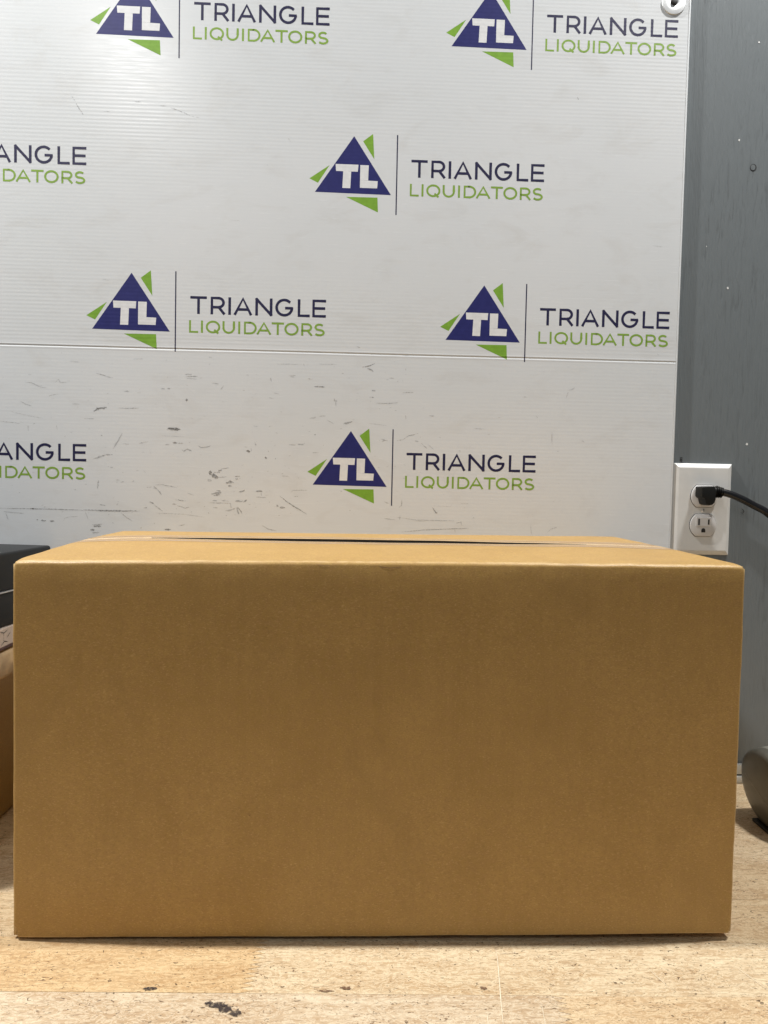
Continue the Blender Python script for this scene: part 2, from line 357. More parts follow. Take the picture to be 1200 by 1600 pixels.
# ------------------------------------------------------------ printed corrugated-plastic banner
SCUFFS = [(1.0,30,[(-430.7,501.7),(-423.6,501.5),(-411.8,496.3),(-404.7,495.7)]),(0.8,35,[(-402.4,485.4),(-397.6,487.1),(-389.7,488.4)]),(1.2,20,[(-394.5,502.3),(-389.8,506.8),(-388.2,502.4),(-379.5,503.4)]),(0.9,35,[(-344.7,515.5),(-336.0,513.6),(-330.5,511.4),(-322.5,510.1)]),(1.3,35,[(-309.0,494.0),(-302.6,493.7)]),(0.8,20,[(-293.1,492.3),(-287.5,492.2)]),(1.1,30,[(-437.8,478.6),(-430.0,474.4),(-422.9,472.6)]),(0.8,25,[(-428.4,477.6),(-420.5,477.8)]),(1.1,25,[(-373.9,476.5),(-362.8,476.3)]),(0.9,25,[(-449.7,465.6),(-432.3,461.5),(-422.1,459.4),(-409.5,457.9)]),(0.8,50,[(-421.6,450.3),(-418.9,451.0)]),(1.2,20,[(-427.6,448.1),(-427.3,440.9)]),(2.7,55,[(-347.0,468.0),(-339.8,471.4),(-330.3,473.2)]),(1.0,50,[(-343.8,471.9),(-337.5,472.4)]),(1.0,40,[(-316.0,472.6),(-305.7,472.5),(-290.6,473.2)]),(0.8,30,[(-358.8,458.5),(-345.3,458.5)]),(1.5,40,[(-337.6,438.2),(-335.7,437.9)]),(1.5,35,[(-311.1,441.2),(-315.0,433.8),(-319.8,425.7),(-322.9,420.8)]),(1.8,35,[(-347.6,408.2),(-337.2,411.2),(-330.9,413.9),(-322.9,414.1)]),(1.0,30,[(-310.2,427.9),(-302.3,427.7)]),(1.0,30,[(-290.3,428.8),(-278.3,431.5)]),(1.0,25,[(-462.3,452.9),(-437.1,450.6)]),(0.8,30,[(-286.2,418.1),(-283.0,417.8)]),(0.8,25,[(-392.8,449.7),(-391.3,443.3)]),(0.8,25,[(-354.9,481.3),(-351.8,481.3)]),(0.8,30,[(-329.5,478.0),(-328.0,477.6)]),(0.8,20,[(-377.2,529.7),(-364.5,528.5)]),(0.8,20,[(-298.1,534.2),(-285.4,534.5)]),(1.2,35,[(-204.2,539.3),(-199.7,538.8)]),(1.3,30,[(-233.5,516.7),(-224.7,516.9)]),(1.3,40,[(-232.7,514.0),(-217.5,514.7)]),(1.1,30,[(-231.9,511.9),(-218.3,511.2)]),(1.5,35,[(-262.9,497.9),(-258.1,498.0)]),(1.7,40,[(-255.2,498.6),(-251.7,498.2)]),(2.8,50,[(-232.7,484.7),(-229.5,484.3)]),(1.2,30,[(-199.9,506.8),(-191.0,505.7)]),(1.2,35,[(-188.6,498.6),(-184.6,504.0)]),(2.8,60,[(-254.5,448.7),(-246.5,447.9),(-238.5,447.5)]),(1.0,50,[(-252.9,449.1),(-240.1,449.2)]),(2.3,50,[(-248.3,430.8),(-242.4,430.7)]),(1.0,35,[(-242.4,430.3),(-234.4,430.2)]),(1.3,30,[(-257.5,427.9),(-251.9,428.5)]),(1.7,35,[(-236.4,422.4),(-234.3,420.4),(-230.0,423.2),(-223.8,420.6)]),(1.3,45,[(-216.7,428.0),(-212.7,425.2),(-203.0,426.7),(-200.6,428.4)]),(1.2,25,[(-102.9,519.2),(-94.8,518.6)]),(1.2,30,[(-102.0,517.3),(-96.4,516.9)]),(0.9,30,[(-121.9,496.2),(-114.6,494.8)]),(0.9,30,[(-128.2,490.0),(-121.8,489.0)]),(1.2,25,[(-126.2,515.4),(-125.3,510.6)]),(0.9,20,[(-119.2,532.7),(-87.0,532.8)]),(1.0,30,[(-85.1,534.1),(-84.0,530.1)]),(1.3,35,[(-145.2,434.1),(-143.5,429.6)]),(2.0,60,[(-155.5,422.6),(-150.7,421.7)]),(1.0,30,[(-149.9,426.2),(-149.1,422.2)]),(2.5,65,[(-131.7,415.6),(-129.7,412.9)]),(1.2,50,[(-128.3,423.2),(-127.6,421.6)]),(1.2,40,[(-119.4,413.5),(-118.1,413.2)]),(1.2,35,[(-102.2,417.3),(-99.7,417.6)]),(1.3,25,[(-102.4,431.3),(-93.5,431.5)]),(1.3,30,[(-91.1,432.4),(-83.0,431.8)]),(0.9,30,[(-155.0,511.1),(-154.2,510.5)]),(0.9,25,[(-147.1,454.1),(-140.6,453.6)]),(0.8,25,[(-127.7,454.2),(-122.9,454.3)]),(1.0,30,[(-85.8,455.5),(-83.8,454.9)]),(1.0,30,[(-256.0,534.5),(-257.5,533.6)]),(0.8,20,[(-262.4,439.1),(-233.6,438.6)]),(1.0,35,[(-18.8,557.5),(-13.9,555.5)]),(0.8,25,[(-66.0,533.8),(-43.4,533.9)]),(1.2,45,[(-11.0,531.2),(-2.9,533.0),(5.1,536.4)]),(1.8,45,[(-4.8,530.0),(0.4,528.2),(3.4,525.9)]),(1.2,30,[(-36.7,523.3),(-34.3,522.9)]),(1.3,25,[(-80.2,514.9),(-73.0,514.8)]),(1.5,45,[(-71.2,505.5),(-57.5,505.5)]),(1.5,50,[(1.8,502.5),(6.6,502.0)]),(1.2,45,[(-1.3,494.0),(4.4,493.5)]),(1.0,40,[(7.8,486.5),(22.4,486.5),(35.4,487.8)]),(1.3,50,[(40.3,515.5),(41.7,515.3)]),(1.0,35,[(34.0,513.8),(35.1,515.4)]),(0.9,35,[(40.8,500.5),(54.7,501.2)]),(1.3,35,[(-45.6,491.6),(-45.0,487.6),(-41.8,488.2)]),(1.1,30,[(-43.9,486.8),(-43.3,481.2)]),(1.1,30,[(44.5,531.8),(44.3,528.6)]),(2.0,40,[(-33.5,459.3),(-27.5,461.0),(-21.8,462.8)]),(2.2,20,[(-77.0,465.1),(-68.1,466.9)]),(1.0,30,[(-64.9,468.3),(-56.0,468.8)]),(0.9,30,[(-55.1,464.0),(-45.3,459.0)]),(1.0,35,[(34.8,439.8),(42.1,440.6),(49.4,446.1),(54.3,447.0),(62.1,449.6)]),(1.8,40,[(-69.7,445.8),(-68.7,444.2)]),(1.2,30,[(14.4,441.2),(23.4,439.0)]),(1.0,30,[(15.3,438.3),(22.6,440.1)]),(1.0,30,[(45.2,472.0),(46.0,467.1)]),(0.9,25,[(23.4,518.4),(29.9,518.4)]),(1.3,30,[(57.7,439.8),(62.6,439.1)]),(1.1,30,[(65.9,437.2),(73.5,430.4)]),(0.9,25,[(74.1,436.1),(82.5,428.9)]),(0.9,30,[(-58.6,431.8),(-57.8,431.5)]),(1.0,30,[(67.4,482.2),(68.5,481.4)]),(1.0,25,[(75.8,472.2),(82.3,472.0)]),(0.9,20,[(-1.5,460.7),(21.4,458.4)]),(0.8,30,[(-77.6,448.9),(-75.1,448.3)]),(0.9,30,[(-72.3,421.8),(-64.2,422.3)]),(1.1,45,[(-462.5,343.9),(-422.9,344.1),(-399.1,343.9),(-359.3,343.5)]),(1.7,50,[(-359.3,343.8),(-330.6,343.3),(-289.0,343.7)]),(1.8,60,[(-422.9,344.1),(-419.7,344.1)]),(1.2,30,[(-457.8,340.0),(-451.4,339.0),(-432.4,338.1)]),(1.8,60,[(-411.5,329.6),(-405.4,328.9)]),(1.5,55,[(-401.5,329.0),(-394.6,328.8)]),(1.2,50,[(-417.3,330.3),(-415.0,330.2)]),(2.5,50,[(-346.5,323.5),(-336.9,323.7)]),(2.2,50,[(-350.4,318.9),(-344.9,318.7)]),(1.1,35,[(-348.1,325.1),(-335.3,326.2)]),(1.8,30,[(-348.0,315.1),(-338.5,315.9)]),(1.5,35,[(-340.3,381.8),(-341.1,376.2),(-341.5,370.8)]),(1.1,30,[(-312.2,341.2),(-305.8,335.6),(-297.7,330.6)]),(1.2,35,[(-325.7,397.8),(-322.0,398.3)]),(1.5,30,[(-312.4,379.5),(-308.7,380.5)]),(1.1,25,[(-318.8,382.3),(-313.2,382.1)]),(1.7,50,[(-277.0,355.6),(-273.8,354.9),(-271.4,353.3)]),(1.2,40,[(-284.2,347.7),(-279.4,348.1)]),(1.2,30,[(-338.6,350.9),(-331.4,349.7)]),(1.3,30,[(-317.8,350.8),(-315.4,352.5)]),(0.8,25,[(-383.2,329.3),(-382.4,332.6),(-376.8,334.6)]),(1.2,25,[(-455.4,338.4),(-452.2,329.6)]),(0.8,25,[(-356.9,341.9),(-352.9,332.3)]),(1.3,30,[(-323.3,328.5),(-320.9,327.2)]),(1.5,50,[(-287.3,322.7),(-286.3,322.0)]),(1.0,30,[(-310.8,392.1),(-309.2,392.1)]),(1.1,30,[(-280.4,373.7),(-274.0,374.3)]),(0.9,25,[(-376.8,334.9),(-365.6,335.3)]),(0.8,30,[(-439.5,364.0),(-437.2,363.9)]),(0.8,30,[(-328.2,338.4),(-326.6,338.2)]),(1.0,30,[(-271.6,376.8),(-262.0,377.8),(-249.1,375.6),(-241.9,373.8)]),(1.3,35,[(-271.6,375.2),(-265.9,370.4),(-261.1,364.4)]),(1.2,40,[(-241.8,359.2),(-237.7,358.0),(-230.5,357.8)]),(1.3,40,[(-248.1,353.3),(-242.5,352.7)]),(1.2,35,[(-241.7,351.5),(-231.2,348.4),(-226.4,350.1)]),(1.1,35,[(-271.4,352.5),(-265.0,347.8),(-259.3,343.3)]),(0.8,25,[(-268.1,341.5),(-234.4,340.6),(-207.0,337.5)]),(4.1,60,[(-202.7,394.4),(-198.7,394.1)]),(4.1,50,[(-199.5,391.5),(-193.8,388.9),(-190.6,387.3)]),(2.0,30,[(-196.3,394.5),(-188.2,394.4)]),(1.8,40,[(-190.7,397.1),(-185.9,397.6)]),(1.2,35,[(-191.4,388.1),(-180.1,389.0)]),(1.0,30,[(-186.7,399.2),(-177.0,400.6)]),(2.5,20,[(-204.2,384.3),(-198.6,384.1)]),(2.8,45,[(-180.8,381.5),(-175.2,382.6),(-170.7,381.8)]),(1.7,40,[(-178.4,377.9),(-173.2,377.8)]),(1.2,40,[(-169.6,389.9),(-163.2,390.3)]),(1.8,45,[(-169.1,387.0),(-165.3,386.4)]),(1.0,40,[(-164.3,387.9),(-162.4,387.1)]),(2.2,40,[(-199.2,366.9),(-192.8,368.3),(-186.3,369.1)]),(1.7,45,[(-196.0,365.0),(-187.9,366.3)]),(1.1,40,[(-192.8,371.6),(-187.2,370.7)]),(1.5,45,[(-164.6,370.5),(-158.9,371.0),(-157.0,373.4)]),(2.0,60,[(-142.8,371.3),(-137.9,372.2),(-134.4,371.8)]),(1.2,30,[(-142.7,364.0),(-129.7,363.9)]),(1.0,30,[(-136.6,369.8),(-135.3,365.7)]),(1.7,50,[(-197.5,358.8),(-191.9,358.6)]),(0.9,35,[(-200.7,355.8),(-174.9,355.7)]),(0.9,30,[(-186.2,359.0),(-176.5,358.3)]),(2.2,40,[(-169.3,358.6),(-158.8,358.6)]),(1.7,40,[(-158.8,357.1),(-154.0,360.5)]),(1.2,40,[(-152.3,354.8),(-149.4,354.6)]),(2.0,30,[(-179.6,346.2),(-171.6,347.9),(-168.4,349.6)]),(1.5,45,[(-166.8,350.5),(-165.1,344.8),(-163.8,341.9)]),(1.2,40,[(-166.0,351.3),(-161.9,346.5),(-159.9,342.3)]),(1.2,30,[(-174.9,356.0),(-174.0,349.5)]),(0.9,30,[(-196.6,349.9),(-191.0,349.5)]),(1.2,35,[(-207.9,351.3),(-206.8,350.8)]),(1.1,30,[(-203.0,343.3),(-201.4,342.5)]),(1.4,50,[(-112.7,366.2),(-102.1,358.2),(-90.6,351.1),(-77.5,343.5)]),(1.8,50,[(-116.6,354.7),(-114.2,352.6)]),(1.8,50,[(-112.5,351.5),(-105.6,351.5)]),(1.2,40,[(-126.4,358.3),(-124.8,358.0)]),(1.2,35,[(-114.0,341.7),(-112.4,341.3)]),(1.2,35,[(-143.3,351.7),(-142.5,350.9)]),(1.2,40,[(-110.7,394.7),(-108.8,394.7)]),(0.9,25,[(-122.9,393.6),(-122.0,392.8)]),(0.9,25,[(-110.7,391.8),(-101.0,391.3)]),(1.0,35,[(-89.6,390.2),(-89.3,389.0)]),(1.0,30,[(-99.0,370.9),(-95.8,373.8),(-89.3,374.0),(-78.0,374.2)]),(1.0,35,[(-94.1,366.1),(-89.2,366.2)]),(1.1,35,[(-134.9,328.3),(-125.9,323.5),(-116.2,321.7)]),(2.0,65,[(-257.5,320.9),(-249.5,320.9)]),(0.8,30,[(-239.9,325.5),(-231.9,327.6)]),(0.8,20,[(-219.8,335.6),(-218.2,334.4)]),(1.0,40,[(-211.5,407.1),(-210.9,406.8)]),(0.9,25,[(-229.8,367.9),(-220.9,364.8)]),(1.7,50,[(-271.2,328.5),(-269.6,328.2)]),(0.9,30,[(36.5,342.1),(61.6,338.9),(111.0,338.8)]),(0.9,40,[(43.5,323.1),(72.2,326.3),(109.2,328.5),(129.8,329.5)]),(1.0,35,[(113.2,335.7),(119.3,337.5),(120.5,332.8)]),(1.3,50,[(82.2,355.3),(85.6,350.6),(88.6,347.2)]),(1.0,35,[(85.7,348.0),(89.3,349.7)]),(1.2,35,[(43.0,364.8),(42.3,357.0),(39.7,354.5)]),(1.0,30,[(20.6,340.2),(34.9,338.4)]),(0.8,25,[(233.4,455.2),(233.4,439.8)]),(0.9,35,[(213.5,474.7),(214.0,472.7)]),(0.9,30,[(231.5,326.0),(235.6,330.2),(243.8,333.0)]),(0.8,25,[(209.4,336.5),(210.8,323.1)]),(0.8,20,[(87.9,357.5),(106.4,357.0)]),(0.8,20,[(59.6,337.8),(75.0,337.7)]),(0.8,25,[(111.3,328.5),(112.4,323.4)]),(0.8,20,[(118.7,361.5),(129.0,361.1)]),(0.8,30,[(41.0,344.7),(40.7,338.5)]),(0.8,25,[(132.7,457.3),(147.1,456.9)]),(0.8,30,[(74.9,472.3),(81.1,471.6)]),(0.8,20,[(33.5,407.5),(33.1,406.3)]),(1.0,30,[(20.1,361.7),(26.3,359.1)]),(0.8,30,[(-374.7,853.3),(-369.4,845.8)]),(1.2,45,[(-369.4,844.9),(-365.5,838.3),(-360.2,831.1)]),(1.0,25,[(-267.0,845.8),(-259.1,845.3)]),(1.0,35,[(-254.2,843.9),(-243.4,840.4),(-229.6,835.1)]),(0.8,20,[(-229.6,834.6),(-217.8,832.9)]),(1.5,20,[(-298.3,849.4),(-290.5,849.5)]),(1.2,25,[(-335.3,836.5),(-328.5,836.3)]),(1.0,35,[(252.9,875.3),(254.6,871.4)]),(0.8,30,[(-134.6,779.0),(-133.0,777.4)]),(0.8,25,[(-108.8,811.9),(-104.8,807.4)]),(0.8,20,[(-179.0,709.2),(-167.0,708.8)]),(0.8,20,[(-336.5,632.0),(-328.6,630.7)]),(0.8,20,[(355.9,694.3),(367.5,693.1)]),(0.8,25,[(365.9,558.8),(369.4,555.6)]),(1.2,30,[(253.2,508.7),(258.9,510.4),(261.4,512.1)]),(0.8,30,[(250.2,498.8),(253.2,507.0)]),(0.8,25,[(212.9,475.1),(214.6,472.7)]),(0.8,20,[(233.4,454.3),(234.7,438.8)]),(0.8,25,[(271.8,445.4),(276.9,442.2)]),(0.8,20,[(39.0,547.8),(48.8,547.2)]),]
LOGOS = [(-.3454,.9287,.987),(.0926,.9312,.986),(-.0744,.7472,.9956),(-.6450,.7487,.9956),(-.3489,.5701,1.0046),(.0938,.5681,.992),(-.0711,.3812,.984),(-.6405,.3833,.984)]

BY = -.0042
ban = empty('banner', (0, 0, 0))
tag(ban, 'white corrugated plastic banner printed with a repeated navy and green triangle logo', 'banner')
zs = []; z = .012
while z < 1.30:
    zs.append(z); z += .0045/6 if .30 < z < 1.06 else .005
zs += [.5460+i*.0003 for i in range(0, 22)]; zs = sorted(set(round(z, 5) for z in zs))
xs = [-1.0+i*.02 for i in range(0, 69)]+[.376, .388, .3912, .3918]
xs = sorted(set(x for x in xs if x <= .3918))
def banner_pt(x, z):
    lo = 1.0 if z > .549 else .35
    am = lo*(.000006+.00004*max(0, noise.noise(Vector((x*2.2, z*5, 3.1)))+.25))
    ph = z*2*math.pi/.00475+.5*noise.noise(Vector((x*3, z*30, 0)))
    y = BY-am*math.sin(ph)*(1+.6*noise.noise(Vector((x*9, z*210, 7))))
    y += .0009*noise.noise(Vector((x*1.6, z*1.6, 9)))*min(1, (.3918-x)/.12)-.0002
    d = z-(.5478+.0006*noise.noise(Vector((x*4, 0, 2)))); y += .00030*math.exp(-(d/.0009)**2)-.00015*math.exp(-((d-.002)/.0011)**2)-.00012*math.exp(-((d+.002)/.0011)**2)
    return (x, y, z)
sheet = grid('panel', xs, zs, banner_pt, BAN, ban)
bm = bmesh.new(); box_bm(bm, -1.0, .3924, -.0026, -.0004, .012, 1.30); frombm('backing_flutes', bm, BAN, ban)
bm = bmesh.new(); box_bm(bm, .3914, .3932, -.0052, -.0004, .012, 1.30, .0006); frombm('edge_lip', bm, BAN, ban, True)

def poly_mesh(polys):
    V = []; F = []
    for p in polys:
        b = len(V); V += p; F.append(tuple(range(b, b+len(p))))
    return V, F
def stroke(pts, t, closed=False):          # monoline stroke with mitred joints, in x,z
    P = [Vector(p) for p in pts]; n = len(P); L = []; R = []
    for i in range(n):
        if closed: a = (P[i]-P[i-1]); b = (P[(i+1) % n]-P[i])
        else: a = P[i]-P[max(i-1, 0)] if i else P[1]-P[0]; b = P[i+1]-P[i] if i < n-1 else a
        a = a.normalized(); b = b.normalized(); na = Vector((-a.y, a.x)); nb = Vector((-b.y, b.x)); m = (na+nb)
        if m.length < 1e-4: m = na
        m.normalize(); k = min(1/max(m.dot(na), .3), 1.25); L.append(P[i]+m*t/2*k); R.append(P[i]-m*t/2*k)
    V = L+R; F = []
    for i in range(n if closed else n-1):
        j = (i+1) % n; F.append((i, j, n+j, n+i))
    return V, F
def arc(cx, cy, rx, ry, a0, a1, n=14): return [(cx+rx*math.cos(math.radians(a0+(a1-a0)*i/n)), cy+ry*math.sin(math.radians(a0+(a1-a0)*i/n))) for i in range(n+1)]
GLY = {
 'T': [[(0, 1), (1, 1)], [(.5, 1), (.5, 0)]],
 'R': [[(0, 0), (0, 1), (.5, 1)]+arc(.55, .70, .42, .30, 90, -90, 12)+[(0, .40)], [(.58, .40), (1, 0)]],
 'I': [[(.5, 0), (.5, 1)]], 'A': [[(0, 0), (.5, 1), (1, 0)], [(.19, .30), (.81, .30)]],
 'N': [[(0, 0), (0, 1)], [(0, 1), (1, 0)], [(1, 0), (1, 1)]],
 'G': [arc(.5, .5, .5, .5, 42, 352, 26)+[(.99, .47), (.55, .47)]],
 'L': [[(0, 1), (0, 0), (1, 0)]], 'E': [[(1, 1), (0, 1), (0, 0), (1, 0)], [(0, .51), (.93, .51)]],
 'U': [[(0, 1), (0, .45)]+arc(.5, .45, .5, .45, 180, 360, 14)+[(1, .45), (1, 1)]],
 'Q': ['O', [(.60, .24), (.93, -.10)]], 'O': ['O'],
 'D': [[(.4, 1)]+arc(.45, .5, .55, .5, 90, -90, 16)+[(.4, 0), (0, 0), (0, 1), (.45, 1)]],
 'S': [arc(.5, .745, .42, .255, 35, 255, 14)[:-1]+arc(.5, .245, .47, .245, 75, -150, 16)],
}
def word(letters, z0, z1, t):     # letters: (char, x0, x1) outer extents
    V = []; F = []; lay = 0
    for ch, x0, x1 in letters:
        if ch == 'I': xa = xb = (x0+x1)/2
        else: xa, xb = x0+t/2, x1-t/2
        za, zb = z0+t/2, z1-t/2
        for g in GLY[ch]:
            closed = g == 'O'
            pts = arc(.5, .5, .5, .5, 0, 360, 30)[:-1] if closed else g
            P = []
            for i, (u, v) in enumerate(pts):
                P.append((xa+(xb-xa)*u if ch != 'I' else xa, za+(zb-za)*v))
            if not closed:      # square ends reach the outer extents
                for e, nb in ((0, 1), (-1, -2)):
                    d = (Vector(P[e])-Vector(P[nb])).normalized()
                    if ch in 'TILUNREAD' : P[e] = tuple(Vector(P[e])+d*t*.42)
            v_, f_2 = stroke(P, t, closed); b = len(V); V += [(p[0], p[1], lay*.00001) for p in v_]; F += [tuple(i+b for i in f) for f in f_2]; lay += 1
    return V, F
s_ = .0002562
def X(a): return (a-38)*s_
TRI = [('T', X(508), X(590)), ('R', X(607), X(678)), ('I', X(691), X(708)), ('A', X(720), X(808)), ('N', X(824), X(907)), ('G', X(921), X(1009)), ('L', X(1030), X(1090)), ('E', X(1101), X(1169))]
LIQ = [('L', X(504), X(549)), ('I', X(560), X(573)), ('Q', X(585), X(655)), ('U', X(666), X(726)), ('I', X(741), X(753)), ('D', X(770), X(832)), ('A', X(832), X(902)), ('T', X(904), X(965)), ('O', X(967), X(1036)), ('R', X(1049), X(1103)), ('S', X(1110), X(1165))]
def row_cut(poly):                # slice a convex print outline along the banner's rows so that it lies flush on the ribs
    zmin = min(p[1] for p in poly); zmax = max(p[1] for p in poly); out = []
    i0 = bisect.bisect_right(zs, zmin)-1; i1 = bisect.bisect_left(zs, zmax)
    def half(P, zc, keep_up):
        R_ = []
        for a, b in zip(P, P[1:]+P[:1]):
            ia = (a[1] >= zc) if keep_up else (a[1] <= zc); ib = (b[1] >= zc) if keep_up else (b[1] <= zc)
            if ia: R_.append(a)
            if ia != ib and a[1] != b[1]:
                t = (zc-a[1])/(b[1]-a[1]); R_.append((a[0]+(b[0]-a[0])*t, zc))
        return R_
    rest = poly
    for i in range(i0, i1):
        lo_ = half(rest, zs[i+1], False); rest = half(rest, zs[i+1], True)
        if len(lo_) > 2: out.append(lo_)
        if len(rest) < 3: break
    return out
ycache = {}
def sheet_y(x, z):
    i = min(max(bisect.bisect_right(zs, z)-1, 0), len(zs)-2); j = min(max(bisect.bisect_right(xs, x)-1, 0), len(xs)-2)
    def g(a, b):
        if (a, b) not in ycache: ycache[a, b] = banner_pt(xs[a], zs[b])[1]
        return ycache[a, b]
    tz = (z-zs[i])/(zs[i+1]-zs[i]); tx = min(1, max(0, (x-xs[j])/(xs[j+1]-xs[j])))
    return (g(j, i)*(1-tx)+g(j+1, i)*tx)*(1-tz)+(g(j, i+1)*(1-tx)+g(j+1, i+1)*tx)*tz
def place(V, F, name, mat, parent, off, ox, oz, k):
    VV = []; FF = []
    for f in F:
        lay = V[f[0]][2] if len(V[f[0]]) > 2 else 0
        for q in row_cut([(ox+k*V[i][0], oz+k*V[i][1]) for i in f]):
            b = len(VV); VV += [(x, sheet_y(x, z)-off-lay*.5, z) for x, z in q]; FF.append(tuple(range(b, b+len(q))))
    return mesh(name, VV, FF, mat, parent)
def logo(ox, oz, k):
    y = .00004
    root = place(*poly_mesh([[(0, .0003), (.0957, -.0007), (.0481, .0705)]]), 'logo_triangle', NAVY, ban, y, ox, oz, k)
    place(*poly_mesh([[(.0254, .0356), (.0541, .0355), (.0535, .0268), (.0261, .0270)], [(.0351, .0270), (.0451, .0268), (.0443, .0062), (.0343, .0063)],
                      [(.0564, .0353), (.0671, .0352), (.0666, .0165), (.0564, .0166)], [(.0564, .0166), (.0787, .0160), (.0781, .0070), (.0564, .0071)]]), 'logo_initials', WPRINT, root, y+.00003, ox, oz, k)
    for p in ([(-.0072, .0167), (.0036, .0117), (.0179, .0338)], [(.0594, .0646), (.0738, .0429), (.0717, .0741)], [(.0389, -.0046), (.0797, -.0227), (.0787, -.0043)]):
        place(*poly_mesh([p]), 'green_wedge', GREEN, root, y, ox, oz, k)
    place(*poly_mesh([[(.1018, -.0252), (.1033, -.0252), (.1033, .0738), (.1018, .0738)]]), 'divider_line', NAVYT, root, y, ox, oz, k)
    place(*word(TRI, .0218, .0440, .0033), 'name_lettering', NAVYT, root, y, ox, oz, k)
    place(*word(LIQ, -.0014, .0143, .00245), 'trade_lettering', GREEN2, root, y, ox, oz, k)
for ox, oz, k in LOGOS: logo(ox, oz, k)
# scuffs rubbed into the lower half of the banner
V = []; F = []; D = []
for i, (w, dk, pts) in enumerate(SCUFFS):
    vs, fs = ribbon([(a/1000, b/1000) for a, b in pts], w/1000, 0, .45, i); vs = [(x, sheet_y(x, z)-.00012, z) for x, _, z in vs]
    b = len(V); V += vs; F += [tuple(j+b for j in f) for f in fs]; D += [min(1, dk/100*1.08)]*len(vs)
rn = random.Random(5)
for i in range(420):                  # faint specks between them
    x = rn.uniform(-.46, .25); z = .34+.2*rn.random()**1.3; L = rn.uniform(.0006, .004); a = rn.gauss(0, .35)
    if rn.random() > (.9 if x < .05 else .4): continue
    vs, fs = ribbon([(x, z), (x+L*math.cos(a), z+L*math.sin(a))], rn.uniform(.0004, .0011), 0, .5, i); vs = [(x, sheet_y(x, z)-.00012, z) for x, _, z in vs]
    b = len(V); V += vs; F += [tuple(j+b for j in f) for f in fs]; D += [rn.uniform(.1, .32)]*len(vs)
sc = mesh('scuff_marks', V, F, SCUFF, ban); sc['kind'] = 'stuff'
at = sc.data.attributes.new('dark', 'FLOAT', 'POINT'); at.data.foreach_set('value', D)

# washer and screw holding the banner
wsh = empty('banner_washer', (.3712, -.0052, .9957))
tag(wsh, 'round metal washer and dark screw pinning the top right corner of the banner', 'washer')
mt = Matrix.Rotation(math.radians(90), 4, 'X')
lathe('washer_disc', [(.0042, -.0008), (.0044, .0010), (.0060, .0016), (.0110, .0012), (.0146, .0007), (.0152, .0), (.0150, -.0008)], STEEL, wsh, 48, mt)
lathe('screw_head', [(0, .0030), (.0022, .0032), (.0038, .0026), (.0044, .0014), (.0044, -.0006)], DARK, wsh, 24, mt)

# ------------------------------------------------------------ wall outlet
px0, px1, pz0, pz1 = .3948, .4709, .3005, .4190
cx, cz = (px0+px1)/2, (px0*0+.3592)
plt = empty('wall_outlet', (cx, 0, cz))
tag(plt, 'white duplex wall outlet beside the right edge of the banner', 'outlet')
def rel(o): adopt(o, plt); return o
bm = bmesh.new()
prof = [(0, -.0005), (0, -.0018), (.0012, -.0032), (.0052, -.0062), (.0062, -.0064)]
rings = []
for ins, y in prof:
    rings.append([bm.verts.new(p) for p in ((px0+ins, y, pz0+ins), (px1-ins, y, pz0+ins), (px1-ins, y, pz1-ins), (px0+ins, y, pz1-ins))])
for a, b in zip(rings, rings[1:]):
    for k in range(4): bm.faces.new((a[k], a[(k+1) % 4], b[(k+1) % 4], b[k]))
bm.faces.new(rings[-1]); rel(frombm('cover_plate', bm, PLATE))
RX = .4337
def face_outline(zc, r=.0172, h=.0142, grow=0):
    pts = []
    a0 = math.degrees(math.asin(h/r))
    for a in [(-a0+2*a0*i/12) for i in range(13)]: pts.append((RX+(r+grow)*math.cos(math.radians(a)), zc+(r+grow)*math.sin(math.radians(a))))
    for a in [(180-a0+2*a0*i/12) for i in range(13)]: pts.append((RX+(r+grow)*math.cos(math.radians(a)), zc+(r+grow)*math.sin(math.radians(a))))
    return pts
for zc in (.3769, .3392):
    rel(prism('face_gap', face_outline(zc, grow=.0006), -.0068, -.0060, DARK, None))
    f = rel(prism('receptacle_face', face_outline(zc), -.0086, -.0060, RECEPT, None, .0007, True))
    def sub(o):
        o.parent = f; return o      # local space is the same as the face's own
    sub(prism('raised_slot_block', [(RX-.0100, zc-.0012), (RX+.0100, zc-.0012), (RX+.0100, zc+.0105), (RX-.0100, zc+.0105)], -.0093, -.0084, RECEPT, None, .0003))
    for dx, hh in ((-.0064, .0040), (.0064, .0034)):
        sub(prism('slot', [(RX+dx-.0010, zc+.0044-hh), (RX+dx+.0010, zc+.0044-hh), (RX+dx+.0010, zc+.0044+hh), (RX+dx-.0010, zc+.0044+hh)], -.0095, -.0092, DARK))
    g = [(RX-.0026, zc-.0092), (RX+.0026, zc-.0092)]+[(RX+.0026*math.cos(math.radians(a)), zc-.0064+.0026*math.sin(math.radians(a))) for a in range(0, 181, 20)]
    sub(prism('ground_hole', g, -.0089, -.0085, DARK))
mt2 = Matrix.Translation((RX, -.0064, .3580)) @ mt
o = rel(lathe('plate_screw', [(0, .0012), (.0018, .0011), (.0028, .0004), (.0029, -.0002)], PLATE, None, 20, mt2))
sl = prism('screw_slot', [(RX-.0003, .3560), (RX+.0004, .3560), (RX+.0004, .3600), (RX-.0003, .3600)], -.0078, -.0074, HOLE); sl.parent = o

